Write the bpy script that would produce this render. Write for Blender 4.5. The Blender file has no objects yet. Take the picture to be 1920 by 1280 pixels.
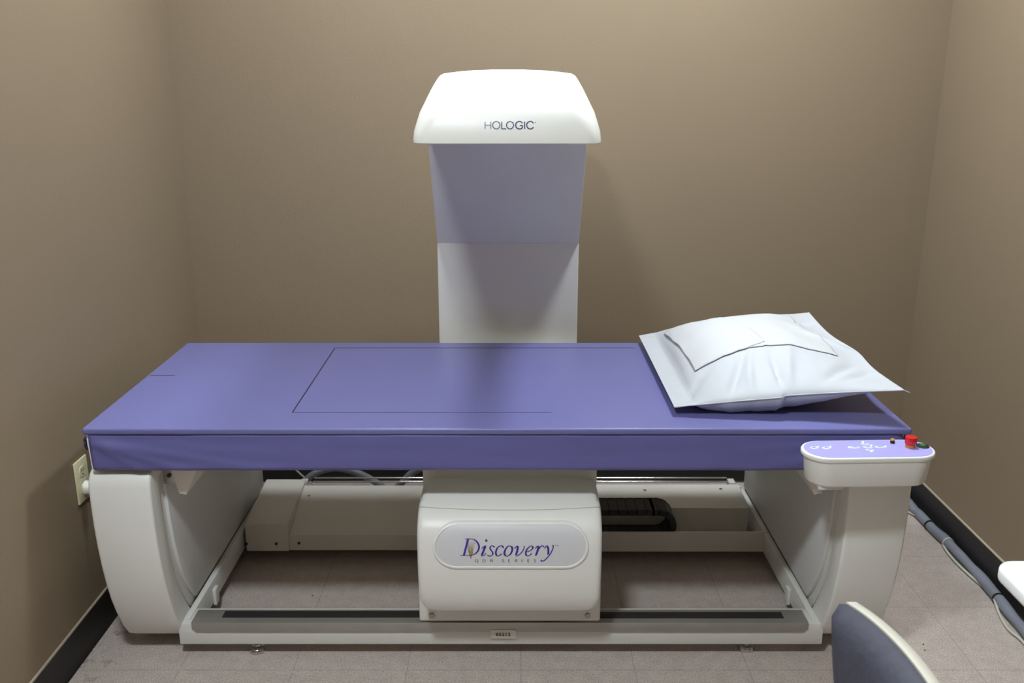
import bpy, bmesh, math, random
from mathutils import Vector, Matrix, noise
from mathutils.bvhtree import BVHTree

random.seed(7)
scene = bpy.context.scene
COL = scene.collection
PI = math.pi

# ------------------------------------------------------------------ camera
CAM_H = 1.52
PITCH = math.radians(15.9)
FPX = 1723.0                      # focal length in pixels of a 1920 wide frame
cam_data = bpy.data.cameras.new('camera')
cam_data.sensor_width = 36.0
cam_data.lens = 36.0 * FPX / 1920.0
cam_data.clip_start = 0.05
cam_data.dof.use_dof = True
cam_data.dof.focus_distance = 2.4
cam_data.dof.aperture_fstop = 7.0
cam = bpy.data.objects.new('camera', cam_data)
cam.location = (0, 0, CAM_H)
cam.rotation_euler = (PI / 2 - PITCH, 0, 0)
COL.objects.link(cam)
scene.camera = cam

# ------------------------------------------------------------------ world, exposure
world = bpy.data.worlds.new('world')
scene.world = world
world.use_nodes = True
world.node_tree.nodes['Background'].inputs[0].default_value = (0.9, 0.95, 1.0, 1)
world.node_tree.nodes['Background'].inputs[1].default_value = 0.02
scene.view_settings.view_transform = 'Standard'
scene.view_settings.look = 'None'
scene.view_settings.exposure = 0.0
scene.view_settings.gamma = 1.0
scene.view_settings.use_curve_mapping = False
scene.cycles.max_bounces = 10
scene.cycles.diffuse_bounces = 6
scene.cycles.use_denoising = True

# the recessed lamps of the ceiling: x, y, emission strength, half size
CEIL = 2.70
LAMPS = [(-0.43, 0.46, 290.0, 0.14, 'recessed round ceiling light nearest the camera'),
         (-0.47, 2.56, 125.0, 0.14, 'recessed round ceiling light above the left half of the exam table'),
         (0.68, 2.56, 190.0, 0.14, 'recessed round ceiling light above the pillow end of the exam table')]
LAMP_COLOR = (0.915, 0.985, 1.03)

# room
XL, XR, YB, YF = -1.177, 1.503, 3.33, -1.30


def s2l(c):
    return tuple((v / 12.92 if v <= 0.04045 else ((v + 0.055) / 1.055) ** 2.4) for v in c)


def rgb(r, g, b):
    return s2l((r / 255, g / 255, b / 255)) + (1.0,)


# ------------------------------------------------------------------ materials
def mat(name, col, rough=0.5, metal=0.0, spec=0.5, bump=0.0, bump_scale=60.0, var=0.0, var_scale=4.0,
        coat=0.0, detail=3.0, sheen=0.0):
    m = bpy.data.materials.new(name)
    m.use_nodes = True
    nt = m.node_tree
    b = nt.nodes['Principled BSDF']
    b.inputs['Base Color'].default_value = col
    b.inputs['Roughness'].default_value = rough
    b.inputs['Metallic'].default_value = metal
    b.inputs['Specular IOR Level'].default_value = spec
    b.inputs['Coat Weight'].default_value = coat
    b.inputs['Sheen Weight'].default_value = sheen
    tc = nt.nodes.new('ShaderNodeTexCoord')
    if var > 0:
        n = nt.nodes.new('ShaderNodeTexNoise')
        n.inputs['Scale'].default_value = var_scale
        n.inputs['Detail'].default_value = detail
        nt.links.new(tc.outputs['Object'], n.inputs['Vector'])
        r = nt.nodes.new('ShaderNodeMapRange')
        r.inputs['From Min'].default_value = 0.3
        r.inputs['From Max'].default_value = 0.7
        r.inputs['To Min'].default_value = 1 - var
        r.inputs['To Max'].default_value = 1 + var
        nt.links.new(n.outputs['Fac'], r.inputs['Value'])
        mx = nt.nodes.new('ShaderNodeVectorMath')
        mx.operation = 'SCALE'
        mx.inputs[0].default_value = col[:3]
        nt.links.new(r.outputs['Result'], mx.inputs['Scale'])
        nt.links.new(mx.outputs['Vector'], b.inputs['Base Color'])
    if bump > 0:
        n2 = nt.nodes.new('ShaderNodeTexNoise')
        n2.inputs['Scale'].default_value = bump_scale
        n2.inputs['Detail'].default_value = 4
        nt.links.new(tc.outputs['Object'], n2.inputs['Vector'])
        bp = nt.nodes.new('ShaderNodeBump')
        bp.inputs['Strength'].default_value = bump
        bp.inputs['Distance'].default_value = 0.002
        nt.links.new(n2.outputs['Fac'], bp.inputs['Height'])
        nt.links.new(bp.outputs['Normal'], b.inputs['Normal'])
    return m


def glow_mat(name, col, strength, base=None):
    m = bpy.data.materials.new(name)
    m.use_nodes = True
    b = m.node_tree.nodes['Principled BSDF']
    b.inputs['Base Color'].default_value = base or col
    b.inputs['Emission Color'].default_value = col
    b.inputs['Emission Strength'].default_value = strength
    b.inputs['Roughness'].default_value = 0.4
    return m


def floor_material():
    m = bpy.data.materials.new('vinyl_tile')
    m.use_nodes = True
    nt = m.node_tree
    N, L = nt.nodes, nt.links
    b = N['Principled BSDF']
    tc = N.new('ShaderNodeTexCoord')
    # speckle: two noises
    n1 = N.new('ShaderNodeTexNoise'); n1.inputs['Scale'].default_value = 240; n1.inputs['Detail'].default_value = 6
    n2 = N.new('ShaderNodeTexNoise'); n2.inputs['Scale'].default_value = 28; n2.inputs['Detail'].default_value = 5
    n3 = N.new('ShaderNodeTexNoise'); n3.inputs['Scale'].default_value = 3; n3.inputs['Detail'].default_value = 4
    for n in (n1, n2, n3):
        L.new(tc.outputs['Object'], n.inputs['Vector'])
    cr = N.new('ShaderNodeValToRGB')
    cr.color_ramp.elements[0].position = 0.36; cr.color_ramp.elements[0].color = rgb(168, 157, 151)
    cr.color_ramp.elements[1].position = 0.60; cr.color_ramp.elements[1].color = rgb(202, 192, 185)
    L.new(n1.outputs['Fac'], cr.inputs['Fac'])
    cr2 = N.new('ShaderNodeValToRGB')
    cr2.color_ramp.elements[0].position = 0.35; cr2.color_ramp.elements[0].color = (0.93, 0.92, 0.92, 1)
    cr2.color_ramp.elements[1].position = 0.65; cr2.color_ramp.elements[1].color = (1.06, 1.05, 1.03, 1)
    L.new(n2.outputs['Fac'], cr2.inputs['Fac'])
    mu = N.new('ShaderNodeMix'); mu.data_type = 'RGBA'; mu.blend_type = 'MULTIPLY'; mu.inputs[0].default_value = 1
    L.new(cr.outputs['Color'], mu.inputs[6]); L.new(cr2.outputs['Color'], mu.inputs[7])
    # seams
    sep = N.new('ShaderNodeSeparateXYZ'); L.new(tc.outputs['Object'], sep.inputs[0])
    outs = []
    for ax, off in (('X', 0.329), ('Y', 2.431)):
        a = N.new('ShaderNodeMath'); a.operation = 'SUBTRACT'; a.inputs[1].default_value = off - 30.5 - 0.1525
        L.new(sep.outputs[ax], a.inputs[0])
        mo = N.new('ShaderNodeMath'); mo.operation = 'MODULO'; mo.inputs[1].default_value = 0.305
        L.new(a.outputs[0], mo.inputs[0])
        s = N.new('ShaderNodeMath'); s.operation = 'SUBTRACT'; s.inputs[1].default_value = 0.1525
        L.new(mo.outputs[0], s.inputs[0])
        ab = N.new('ShaderNodeMath'); ab.operation = 'ABSOLUTE'; L.new(s.outputs[0], ab.inputs[0])
        lt = N.new('ShaderNodeMath'); lt.operation = 'LESS_THAN'; lt.inputs[1].default_value = 0.0011
        L.new(ab.outputs[0], lt.inputs[0])
        outs.append(lt)
    mxx = N.new('ShaderNodeMath'); mxx.operation = 'MAXIMUM'
    L.new(outs[0].outputs[0], mxx.inputs[0]); L.new(outs[1].outputs[0], mxx.inputs[1])
    sc = N.new('ShaderNodeMath'); sc.operation = 'MULTIPLY'; sc.inputs[1].default_value = 0.33
    L.new(mxx.outputs[0], sc.inputs[0])
    mix = N.new('ShaderNodeMix'); mix.data_type = 'RGBA'
    L.new(sc.outputs[0], mix.inputs[0]); L.new(mu.outputs[2], mix.inputs[6]); mix.inputs[7].default_value = rgb(60, 54, 50)
    # dirt: scuffs gathered along the left wall
    dirt = N.new('ShaderNodeMapRange')
    dirt.inputs['From Min'].default_value = -1.18; dirt.inputs['From Max'].default_value = -1.0
    dirt.inputs['To Min'].default_value = 0.9; dirt.inputs['To Max'].default_value = 0.0
    L.new(sep.outputs['X'], dirt.inputs['Value'])
    cr3 = N.new('ShaderNodeValToRGB')
    cr3.color_ramp.elements[0].position = 0.52; cr3.color_ramp.elements[0].color = (0, 0, 0, 1)
    cr3.color_ramp.elements[1].position = 0.72; cr3.color_ramp.elements[1].color = (1, 1, 1, 1)
    L.new(n2.outputs['Fac'], cr3.inputs['Fac'])
    dm = N.new('ShaderNodeMath'); dm.operation = 'MULTIPLY'
    L.new(dirt.outputs[0], dm.inputs[0]); L.new(cr3.outputs['Color'], dm.inputs[1])
    mix2 = N.new('ShaderNodeMix'); mix2.data_type = 'RGBA'
    L.new(dm.outputs[0], mix2.inputs[0]); L.new(mix.outputs[2], mix2.inputs[6]); mix2.inputs[7].default_value = rgb(62, 54, 46)
    L.new(mix2.outputs[2], b.inputs['Base Color'])
    b.inputs['Roughness'].default_value = 0.42
    b.inputs['Specular IOR Level'].default_value = 0.35
    return m


M = {}
M['wall'] = mat('tan_paint', rgb(131, 116, 96), 0.55, spec=0.3, bump=0.25, bump_scale=140, var=0.02, var_scale=1.5)
M['ceiling'] = mat('ceiling_white', rgb(225, 224, 218), 0.9, var=0.04, var_scale=40)
M['floor'] = floor_material()
M['black_base'] = mat('black_vinyl', rgb(34, 32, 32), 0.45, spec=0.4, var=0.1, var_scale=8)
M['caulk'] = mat('caulk_line', rgb(170, 160, 142), 0.6, var=0.05)
M['white'] = mat('white_enamel', rgb(216, 216, 211), 0.42, spec=0.35, bump=0.04, bump_scale=300, var=0.015, var_scale=5)
M['white_gloss'] = mat('white_moulded_plastic', rgb(226, 227, 223), 0.40, spec=0.5, bump=0.03, bump_scale=350, var=0.01, var_scale=5)
M['panel'] = mat('grey_white_panel', rgb(214, 215, 214), 0.5, spec=0.3, bump=0.06, bump_scale=260, var=0.02, var_scale=6)
M['beige'] = mat('beige_cover_metal', rgb(216, 213, 205), 0.45, spec=0.4, bump=0.05, bump_scale=250, var=0.03, var_scale=7)
M['steel'] = mat('brushed_steel', rgb(172, 170, 165), 0.42, metal=0.7, bump=0.1, bump_scale=90, var=0.06, var_scale=14)
M['chrome'] = mat('chrome', rgb(205, 205, 205), 0.14, metal=1.0, var=0.03)
M['dark_metal'] = mat('dark_slot', rgb(52, 51, 50), 0.5, metal=0.4, var=0.1)
M['black'] = mat('black_plastic', rgb(26, 25, 25), 0.5, var=0.1, var_scale=20)
M['vinyl'] = mat('lavender_vinyl', rgb(108, 109, 161), 0.36, spec=0.34, bump=0.10, bump_scale=70, var=0.02, var_scale=3)
M['skirt'] = mat('violet_fabric', rgb(98, 97, 154), 0.55, spec=0.35, bump=0.12, bump_scale=120, var=0.04, var_scale=5)
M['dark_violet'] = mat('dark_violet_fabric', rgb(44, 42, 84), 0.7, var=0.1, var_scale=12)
M['mark'] = mat('marking_ink', rgb(40, 34, 62), 0.5, var=0.05)
M['linen'] = mat('white_pillow_cover', rgb(184, 188, 194), 0.75, spec=0.2, bump=0.3, bump_scale=38, var=0.01, sheen=0.1)
M['paper'] = mat('paper_towel', rgb(190, 193, 196), 0.85, spec=0.1, bump=0.35, bump_scale=220, var=0.01)
M['key_panel'] = mat('lilac_keypad_film', rgb(163, 158, 222), 0.4, var=0.01)
M['key'] = mat('pale_key', rgb(196, 206, 222), 0.4, var=0.02)
M['red'] = mat('red_button_plastic', rgb(205, 22, 30), 0.25, coat=0.4, var=0.03)
M['orange'] = mat('orange_collar', rgb(214, 120, 50), 0.4, var=0.03)
M['yellow'] = mat('yellow_button', rgb(206, 158, 40), 0.35, var=0.03)
M['green'] = glow_mat('green_lamp', rgb(60, 190, 90), 0.12, rgb(30, 90, 50))
M['led'] = glow_mat('led_lit', rgb(200, 245, 190), 0.8)
M['navy'] = mat('navy_print', rgb(36, 36, 92), 0.5, var=0.02)
M['navy_mid'] = mat('slate_print', rgb(84, 90, 118), 0.5, var=0.02)
M['navy_pale'] = mat('pale_slate_print', rgb(126, 134, 150), 0.5, var=0.02)
M['violet_print'] = mat('violet_print', rgb(66, 44, 158), 0.45, var=0.02)
M['gold_print'] = mat('gold_print', rgb(150, 124, 70), 0.45, var=0.05, var_scale=200)
M['gold_pale'] = mat('pale_gold_print', rgb(184, 178, 162), 0.5, var=0.02)
M['grey_print'] = mat('grey_gold_print', rgb(146, 134, 112), 0.5, var=0.02)
M['badge'] = mat('badge_film', rgb(207, 209, 213), 0.4, spec=0.4, var=0.005)
M['sticker'] = mat('sticker_paper', rgb(222, 220, 206), 0.6, var=0.03)
M['ink'] = mat('black_ink', rgb(24, 20, 18), 0.6, var=0.02)
M['ivory'] = mat('ivory_plate', rgb(218, 214, 178), 0.4, var=0.02)
M['hose'] = mat('grey_hose_wrap', rgb(126, 130, 142), 0.6, bump=0.2, bump_scale=80, var=0.06, var_scale=18)
M['white_wire'] = mat('white_wire_jacket', rgb(196, 196, 184), 0.45, var=0.03)
M['chair_grey'] = mat('grey_upholstery', rgb(62, 63, 75), 0.6, spec=0.35, bump=0.5, bump_scale=160, var=0.10, var_scale=60)
M['cream'] = mat('cream_shell', rgb(206, 203, 190), 0.4, var=0.02)
M['desk'] = mat('white_laminate', rgb(238, 240, 242), 0.35, var=0.01)
M['door'] = mat('door_wood', rgb(142, 104, 70), 0.45, var=0.2, var_scale=3)
M['lamp'] = glow_mat('lamp_diffuser', LAMP_COLOR + (1,), 1.0)


# ------------------------------------------------------------------ helpers
def link(name, me, m, parent=None, smooth=True, ang=35):
    o = bpy.data.objects.new(name, me)
    COL.objects.link(o)
    if m is not None and not me.materials:
        me.materials.append(m)
    if smooth:
        for p in me.polygons:
            p.use_smooth = True
        me.set_sharp_from_angle(angle=math.radians(ang))
    if parent:
        o.parent = parent
    return o


def obj_bm(name, bm, m, parent=None, smooth=True, ang=35):
    bmesh.ops.recalc_face_normals(bm, faces=bm.faces)
    me = bpy.data.meshes.new(name)
    bm.to_mesh(me)
    bm.free()
    return link(name, me, m, parent, smooth, ang)


def obj_py(name, V, F, m, parent=None, smooth=True, ang=35, recalc=True):
    bm = bmesh.new()
    vs = [bm.verts.new(v) for v in V]
    for f in F:
        try:
            bm.faces.new([vs[i] for i in f])
        except ValueError:
            pass
    if recalc:
        return obj_bm(name, bm, m, parent, smooth, ang)
    me = bpy.data.meshes.new(name)
    bm.to_mesh(me)
    bm.free()
    return link(name, me, m, parent, smooth, ang)


def add_box(bm, x0, x1, y0, y1, z0, z1, bevel=0.0, seg=2):
    g = bmesh.ops.create_cube(bm, size=1.0)
    vs = g['verts']
    for v in vs:
        v.co = Vector(((x0 + x1) / 2 + v.co.x * (x1 - x0), (y0 + y1) / 2 + v.co.y * (y1 - y0), (z0 + z1) / 2 + v.co.z * (z1 - z0)))
    if bevel > 0:
        es = {e for v in vs for e in v.link_edges}
        bmesh.ops.bevel(bm, geom=list(es), offset=bevel, segments=seg, affect='EDGES', profile=0.5)
    return bm


def box(name, x0, x1, y0, y1, z0, z1, m, parent=None, bevel=0.003, seg=2):
    bm = bmesh.new()
    add_box(bm, x0, x1, y0, y1, z0, z1, bevel, seg)
    return obj_bm(name, bm, m, parent)


def add_prism(bm, poly, axis, a, b, bevel=0.0, seg=2):
    """extrude a 2D polygon along an axis. axis 'x': poly is (y,z); 'y': (x,z); 'z': (x,y)"""
    def P(p, t):
        return {'x': (t, p[0], p[1]), 'y': (p[0], t, p[1]), 'z': (p[0], p[1], t)}[axis]
    v0 = [bm.verts.new(P(p, a)) for p in poly]
    v1 = [bm.verts.new(P(p, b)) for p in poly]
    n = len(poly)
    fs = [bm.faces.new(v0), bm.faces.new(v1[::-1])]
    for i in range(n):
        bm.faces.new((v0[i], v1[i], v1[(i + 1) % n], v0[(i + 1) % n]))
    if bevel > 0:
        es = set()
        for f in fs:
            es.update(f.edges)
        bmesh.ops.recalc_face_normals(bm, faces=bm.faces)
        bmesh.ops.bevel(bm, geom=list(es), offset=bevel, segments=seg, affect='EDGES', profile=0.5)
    return bm


def prism(name, poly, axis, a, b, m, parent=None, bevel=0.0, seg=2, ang=35):
    bm = bmesh.new()
    add_prism(bm, poly, axis, a, b, bevel, seg)
    return obj_bm(name, bm, m, parent, ang=ang)


def add_cyl(bm, c, r, h, axis='z', seg=24, r2=None, bevel=0.0):
    g = bmesh.ops.create_cone(bm, cap_ends=True, segments=seg, radius1=r, radius2=r if r2 is None else r2, depth=h)
    rot = {'z': Matrix.Identity(3), 'y': Matrix.Rotation(PI / 2, 3, 'X'), 'x': Matrix.Rotation(PI / 2, 3, 'Y')}[axis]
    for v in g['verts']:
        v.co = rot @ v.co + Vector(c)
    if bevel > 0:
        es = set()
        for v in g['verts']:
            for e in v.link_edges:
                if any(len(f.verts) > 4 for f in e.link_faces):
                    es.add(e)
        bmesh.ops.bevel(bm, geom=list(es), offset=bevel, segments=2, affect='EDGES', profile=0.5)
    return bm


def cyl(name, c, r, h, m, parent=None, axis='z', seg=24, r2=None, bevel=0.0):
    bm = bmesh.new()
    add_cyl(bm, c, r, h, axis, seg, r2, bevel)
    return obj_bm(name, bm, m, parent)


def catmull(pts, n=6, closed=False):
    P = [Vector(p) for p in pts]
    out = []
    m = len(P)
    rng = range(m) if closed else range(m - 1)
    for i in rng:
        p0 = P[(i - 1) % m] if closed or i > 0 else P[i]
        p1, p2 = P[i], P[(i + 1) % m]
        p3 = P[(i + 2) % m] if closed or i + 2 < m else p2
        for k in range(n):
            t = k / n
            out.append(0.5 * ((2 * p1) + (p2 - p0) * t + (2 * p0 - 5 * p1 + 4 * p2 - p3) * t * t + (3 * p1 - p0 - 3 * p2 + p3) * t ** 3))
    if not closed:
        out.append(P[-1])
    return out


def add_tube(bm, pts, r, seg=10, caps=True, rfun=None):
    pts = [Vector(p) for p in pts]
    rings = []
    up = Vector((0, 0, 1))
    for i, p in enumerate(pts):
        d = (pts[min(i + 1, len(pts) - 1)] - pts[max(i - 1, 0)]).normalized()
        if abs(d.dot(up)) > 0.98:
            up = Vector((0, 1, 0))
        s = d.cross(up).normalized()
        u = s.cross(d).normalized()
        rr = rfun(i / (len(pts) - 1)) if rfun else r
        rings.append([bm.verts.new(p + (s * math.cos(a) + u * math.sin(a)) * rr) for a in [2 * PI * k / seg for k in range(seg)]])
    for a, b in zip(rings, rings[1:]):
        for k in range(seg):
            bm.faces.new((a[k], a[(k + 1) % seg], b[(k + 1) % seg], b[k]))
    if caps:
        bm.faces.new(rings[0][::-1])
        bm.faces.new(rings[-1])
    return bm


def tube(name, pts, r, m, parent=None, seg=10, rfun=None):
    bm = bmesh.new()
    add_tube(bm, pts, r, seg, True, rfun)
    return obj_bm(name, bm, m, parent, ang=50)


def empty(name, loc=(0, 0, 0), label=None, cat=None, group=None):
    o = bpy.data.objects.new(name, None)
    o.empty_display_size = 0.1
    COL.objects.link(o)
    o.location = loc
    tag(o, label, cat, group)
    return o


def tag(o, label=None, cat=None, group=None):
    if label: o['label'] = label
    if cat: o['category'] = cat
    if group: o['group'] = group
    return o


def lab(o, label):
    o['label'] = label
    return o


def struct(o):
    o['kind'] = 'structure'
    return o


def adopt(root):
    """keep children where they are though the root Empty has a location"""
    for o in list(bpy.data.objects):
        if o.parent == root:
            o.matrix_parent_inverse = Matrix.Translation(-root.location)


def at_y(px, py, Y):
    """point of the plane y = Y seen at a pixel of the photograph (used for measured lettering)"""
    v = (640 - py) / FPX
    dy = math.cos(PITCH) + math.sin(PITCH) * v
    dz = -math.sin(PITCH) + math.cos(PITCH) * v
    t = Y / dy
    return ((px - 960) / FPX * t, CAM_H + dz * t)


def rounded_rect(x0, x1, y0, y1, r, n=6):
    out = []
    for cx, cy, a0 in ((x1 - r, y1 - r, 0), (x0 + r, y1 - r, 90), (x0 + r, y0 + r, 180), (x1 - r, y0 + r, 270)):
        for k in range(n + 1):
            a = math.radians(a0 + 90 * k / n)
            out.append((cx + r * math.cos(a), cy + r * math.sin(a)))
    return out


# ------------------------------------------------------------------ the room
T = 0.12
struct(box('floor', XL - T, XR + T, YF - T, YB + T, -0.1, 0, M['floor'], bevel=0))
struct(box('ceiling', XL - T, XR + T, YF - T, YB + T, CEIL, CEIL + 0.1, M['ceiling'], bevel=0))
struct(box('wall_left', XL - T, XL, YF, YB, 0, CEIL, M['wall'], bevel=0))
struct(box('wall_right', XR, XR + T, YF, YB, 0, CEIL, M['wall'], bevel=0))
struct(box('wall_back', XL - T, XR + T, YB, YB + T, 0, CEIL, M['wall'], bevel=0))
struct(box('wall_front', XL - T, XR + T, YF - T, YF, 0, CEIL, M['wall'], bevel=0))


def baseboard(name, x0, y0, x1, y1, nx, ny):
    """cove base: thin vinyl strip with a small toe, and the pale caulk line on its top"""
    h, th, toe = 0.1016, 0.004, 0.014
    prof = [(0, 0), (toe, 0), (toe * .6, 0.004), (th + .002, 0.012), (th, 0.02), (th, h - 0.002), (th - 0.002, h), (0, h)]
    def P(t, p):
        return (x0 + (x1 - x0) * t + nx * p[0], y0 + (y1 - y0) * t + ny * p[0], p[1])
    V, F = [], []
    for t in (0, 1):
        V += [P(t, p) for p in prof]
    n = len(prof)
    for i in range(n):
        F.append((i, (i + 1) % n, n + (i + 1) % n, n + i))
    F += [tuple(range(n)), tuple(range(n, 2 * n))]
    b = struct(obj_py(name, V, F, M['black_base']))
    cp = [(0, h), (0.005, h), (0.005, h + 0.004), (0, h + 0.005)]
    V, F = [], []
    for t in (0, 1):
        V += [P(t, p) for p in cp]
    for i in range(4):
        F.append((i, (i + 1) % 4, 4 + (i + 1) % 4, 4 + i))
    F += [(0, 1, 2, 3), (4, 5, 6, 7)]
    lab(obj_py('caulk_line', V, F, M['caulk'], b), 'pale caulk line along the top')
    return b


baseboard('baseboard_left', XL, YF, XL, YB, 1, 0)
baseboard('baseboard_right', XR, YF, XR, YB, -1, 0)
baseboard('baseboard_back', XL, YB, XR, YB, 0, -1)
baseboard('baseboard_front', XL, YF, -0.62, YF, 0, 1)
# door in the wall behind the camera
d = struct(box('door_1', -0.55, 0.35, YF, YF + 0.03, 0.005, 2.05, M['door'], bevel=0.004))
cyl('door_handle', (0.27, YF + 0.06, 1.0), 0.025, 0.06, M['chrome'], d, axis='y', bevel=0.004)
tr = bmesh.new()
add_box(tr, -0.62, -0.55, YF, YF + 0.035, 0, 2.12, 0.004)
add_box(tr, 0.35, 0.42, YF, YF + 0.035, 0, 2.12, 0.004)
add_box(tr, -0.55, 0.35, YF, YF + 0.035, 2.05, 2.12, 0.004)
struct(obj_bm('trim_1', tr, M['white']))

# ceiling lamps (recessed, with a trim ring)
for (lx, ly, st, hs, lb) in LAMPS:
    root = empty('ceiling_light', (lx, ly, CEIL), lb, 'ceiling light', 'recessed ceiling lights')
    bm = bmesh.new()
    n = 40
    prof = [(hs, CEIL - 0.004), (hs + 0.004, CEIL - 0.012), (hs + 0.03, CEIL - 0.008), (hs + 0.034, CEIL - 0.0005), (hs, CEIL - 0.0005)]
    rings = [[bm.verts.new((lx + r * math.cos(2 * PI * k / n), ly + r * math.sin(2 * PI * k / n), z)) for k in range(n)] for r, z in prof]
    for i in range(len(rings)):
        a, b2 = rings[i], rings[(i + 1) % len(rings)]
        for k in range(n):
            bm.faces.new((a[k], a[(k + 1) % n], b2[(k + 1) % n], b2[k]))
    obj_bm('trim_ring', bm, M['white'], root)
    m = glow_mat('lamp_diffuser', LAMP_COLOR + (1,), st)
    cyl('diffuser', (lx, ly, CEIL - 0.004), hs - 0.001, 0.006, m, root, seg=n)
    adopt(root)

# ------------------------------------------------------------------ the scanner
CX = -0.03
scanner = empty('bone_density_scanner', (CX, 2.55, 0),
                'white bone density scanner table with overhead arm, on the tiled floor between the walls', 'scanner')
PO, PIN = 1.02, 0.865             # outer and inner half width of the end pedestals

# front curve of the end pedestals (y, z), top to bottom
front_curve = [(2.30, 0.593), (2.14, 0.593), (2.118, 0.590), (2.101, 0.581), (2.090, 0.566), (2.086, 0.548), (2.085, 0.50), (2.086, 0.44), (2.091, 0.38),
               (2.099, 0.32), (2.110, 0.265), (2.125, 0.21), (2.144, 0.16), (2.170, 0.105), (2.196, 0.068), (2.222, 0.048), (2.25, 0.04)]
back_curve = [(2.32, 0.04), (2.30, 0.06), (2.262, 0.105), (2.225, 0.165), (2.196, 0.225), (2.176, 0.285), (2.162, 0.35), (2.152, 0.42), (2.147, 0.50), (2.147, 0.55), (2.30, 0.55)]


def pedestal(side):
    xo, xi = CX + side * PO, CX + side * PIN
    a, b = min(xo, xi), max(xo, xi)
    cover = prism('pedestal_cover', front_curve + back_curve, 'x', a, b, M['white_gloss'], scanner, bevel=0.008, seg=3, ang=50)
    # deep end body behind the curved cover, with the flat inner panel
    pi = CX + side * (PIN - 0.004)
    body = [(2.33, 0.04)] + [(y + 0.004, z) for y, z in back_curve[1:-1]] + [(2.147 + 0.004, 0.586), (3.05, 0.586), (3.05, 0.04)]
    body = [(2.335, 0.045), (2.312, 0.062), (2.268, 0.108), (2.232, 0.165), (2.203, 0.225), (2.183, 0.285), (2.169, 0.35), (2.159, 0.42), (2.154, 0.50), (2.154, 0.586), (3.05, 0.586), (3.05, 0.045)]
    x0, x1 = sorted((xo - side * 0.006, pi - side * 0.0 + side * 0.010))
    prism('end_body', body, 'x', x0, x1, M['white'], scanner, bevel=0.003)
    ip = [(2.300, 0.118), (2.262, 0.165), (2.228, 0.225), (2.206, 0.285), (2.190, 0.35), (2.180, 0.42), (2.174, 0.50), (2.172, 0.560), (3.03, 0.560), (3.03, 0.118)]
    x0, x1 = sorted((pi + side * 0.010, pi))
    lab(prism('inner_panel', ip, 'x', x0, x1, M['panel'], scanner, bevel=0.0015), 'flat grey-white inner side panel')
    # side rail of the base, just inside the panel
    r0, r1 = sorted((CX + side * (PIN - 0.000), CX + side * (PIN - 0.018)))
    box('side_rail', r0, r1, 2.20, 3.04, 0.04, 0.108, M['white'], scanner, bevel=0.003)
    x0, x1 = sorted((CX + side * (PIN - 0.018), CX + side * (PIN - 0.028)))
    box('rail_bracket', x0, x1, 2.385, 2.415, 0.035, 0.085, M['white'], scanner, bevel=0.002)


pedestal(-1)
pedestal(1)

# front base beam and steel track
XB0, XB1 = CX - PIN - 0.01, CX + PIN + 0.01
box('base_beam', XB0, XB1, 2.182, 2.262, 0.040, 0.104, M['white'], scanner, bevel=0.004)
sx0, sx1 = -0.866, 0.800
poly = [(sx0, 0.093), (sx0 + 0.012, 0.083), (sx1 - 0.012, 0.083), (sx1, 0.093), (sx1, 0.112), (sx0, 0.112)]
track = prism('steel_track', poly, 'y', 2.176, 2.240, M['steel'], scanner, bevel=0.0015)
lab(box('track_slot', -0.79, -0.2, 2.200, 2.232, 0.1115, 0.1128, M['dark_metal'], track, bevel=0.0005), 'dark recessed slot')
lab(box('track_slot', 0.18, 0.74, 2.196, 2.228, 0.1115, 0.1126, M['dark_metal'], track, bevel=0.0005), 'dark recessed slot')
# screw heads under the beam and levelling feet
for x in (-0.62, -0.51, 0.44, 0.53):
    cyl('beam_bolt', (x, 2.215, 0.034), 0.008, 0.014, M['chrome'], scanner, seg=12, bevel=0.002)


def foot(x, y):
    bm = bmesh.new()
    add_cyl(bm, (x, y, 0.007), 0.024, 0.012, seg=28, r2=0.020, bevel=0.002)
    add_cyl(bm, (x, y, 0.028), 0.007, 0.034, seg=12)
    add_cyl(bm, (x, y, 0.018), 0.012, 0.008, seg=6)
    obj_bm('levelling_foot', bm, M['chrome'], scanner)


foot(-0.705, 2.215); foot(0.650, 2.225); foot(-0.78, 2.90); foot(0.72, 2.90)

# rear base: sloping cover on the left, trough with cable chain on the right
xl, xr = CX - PIN + 0.03, CX + PIN - 0.03
box('rear_beam', xl, xr, 2.956, 2.968, 0.04, 0.150, M['white'], scanner, bevel=0.003)
left_block = prism('rear_corner_cover', [(2.70, 0.040), (2.70, 0.136), (2.985, 0.164), (2.985, 0.040)], 'x', xl - 0.002, -0.727, M['beige'], scanner, bevel=0.003)
main_cov = prism('rear_slope_cover', [(2.705, 0.040), (2.705, 0.094), (2.955, 0.154), (2.955, 0.040)], 'x', -0.7268, -0.12, M['beige'], scanner, bevel=0.002)
for x in (-0.865, -0.768):
    cyl('cover_screw', (x, 2.6995, 0.066), 0.0045, 0.005, M['dark_metal'], left_block, axis='y', seg=12)
cyl('cover_screw', (-0.695, 2.7045, 0.066), 0.0045, 0.005, M['dark_metal'], main_cov, axis='y', seg=12)
cyl('cover_screw', (-0.700, 2.90, 0.1415), 0.005, 0.004, M['chrome'], main_cov, seg=12)
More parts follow.
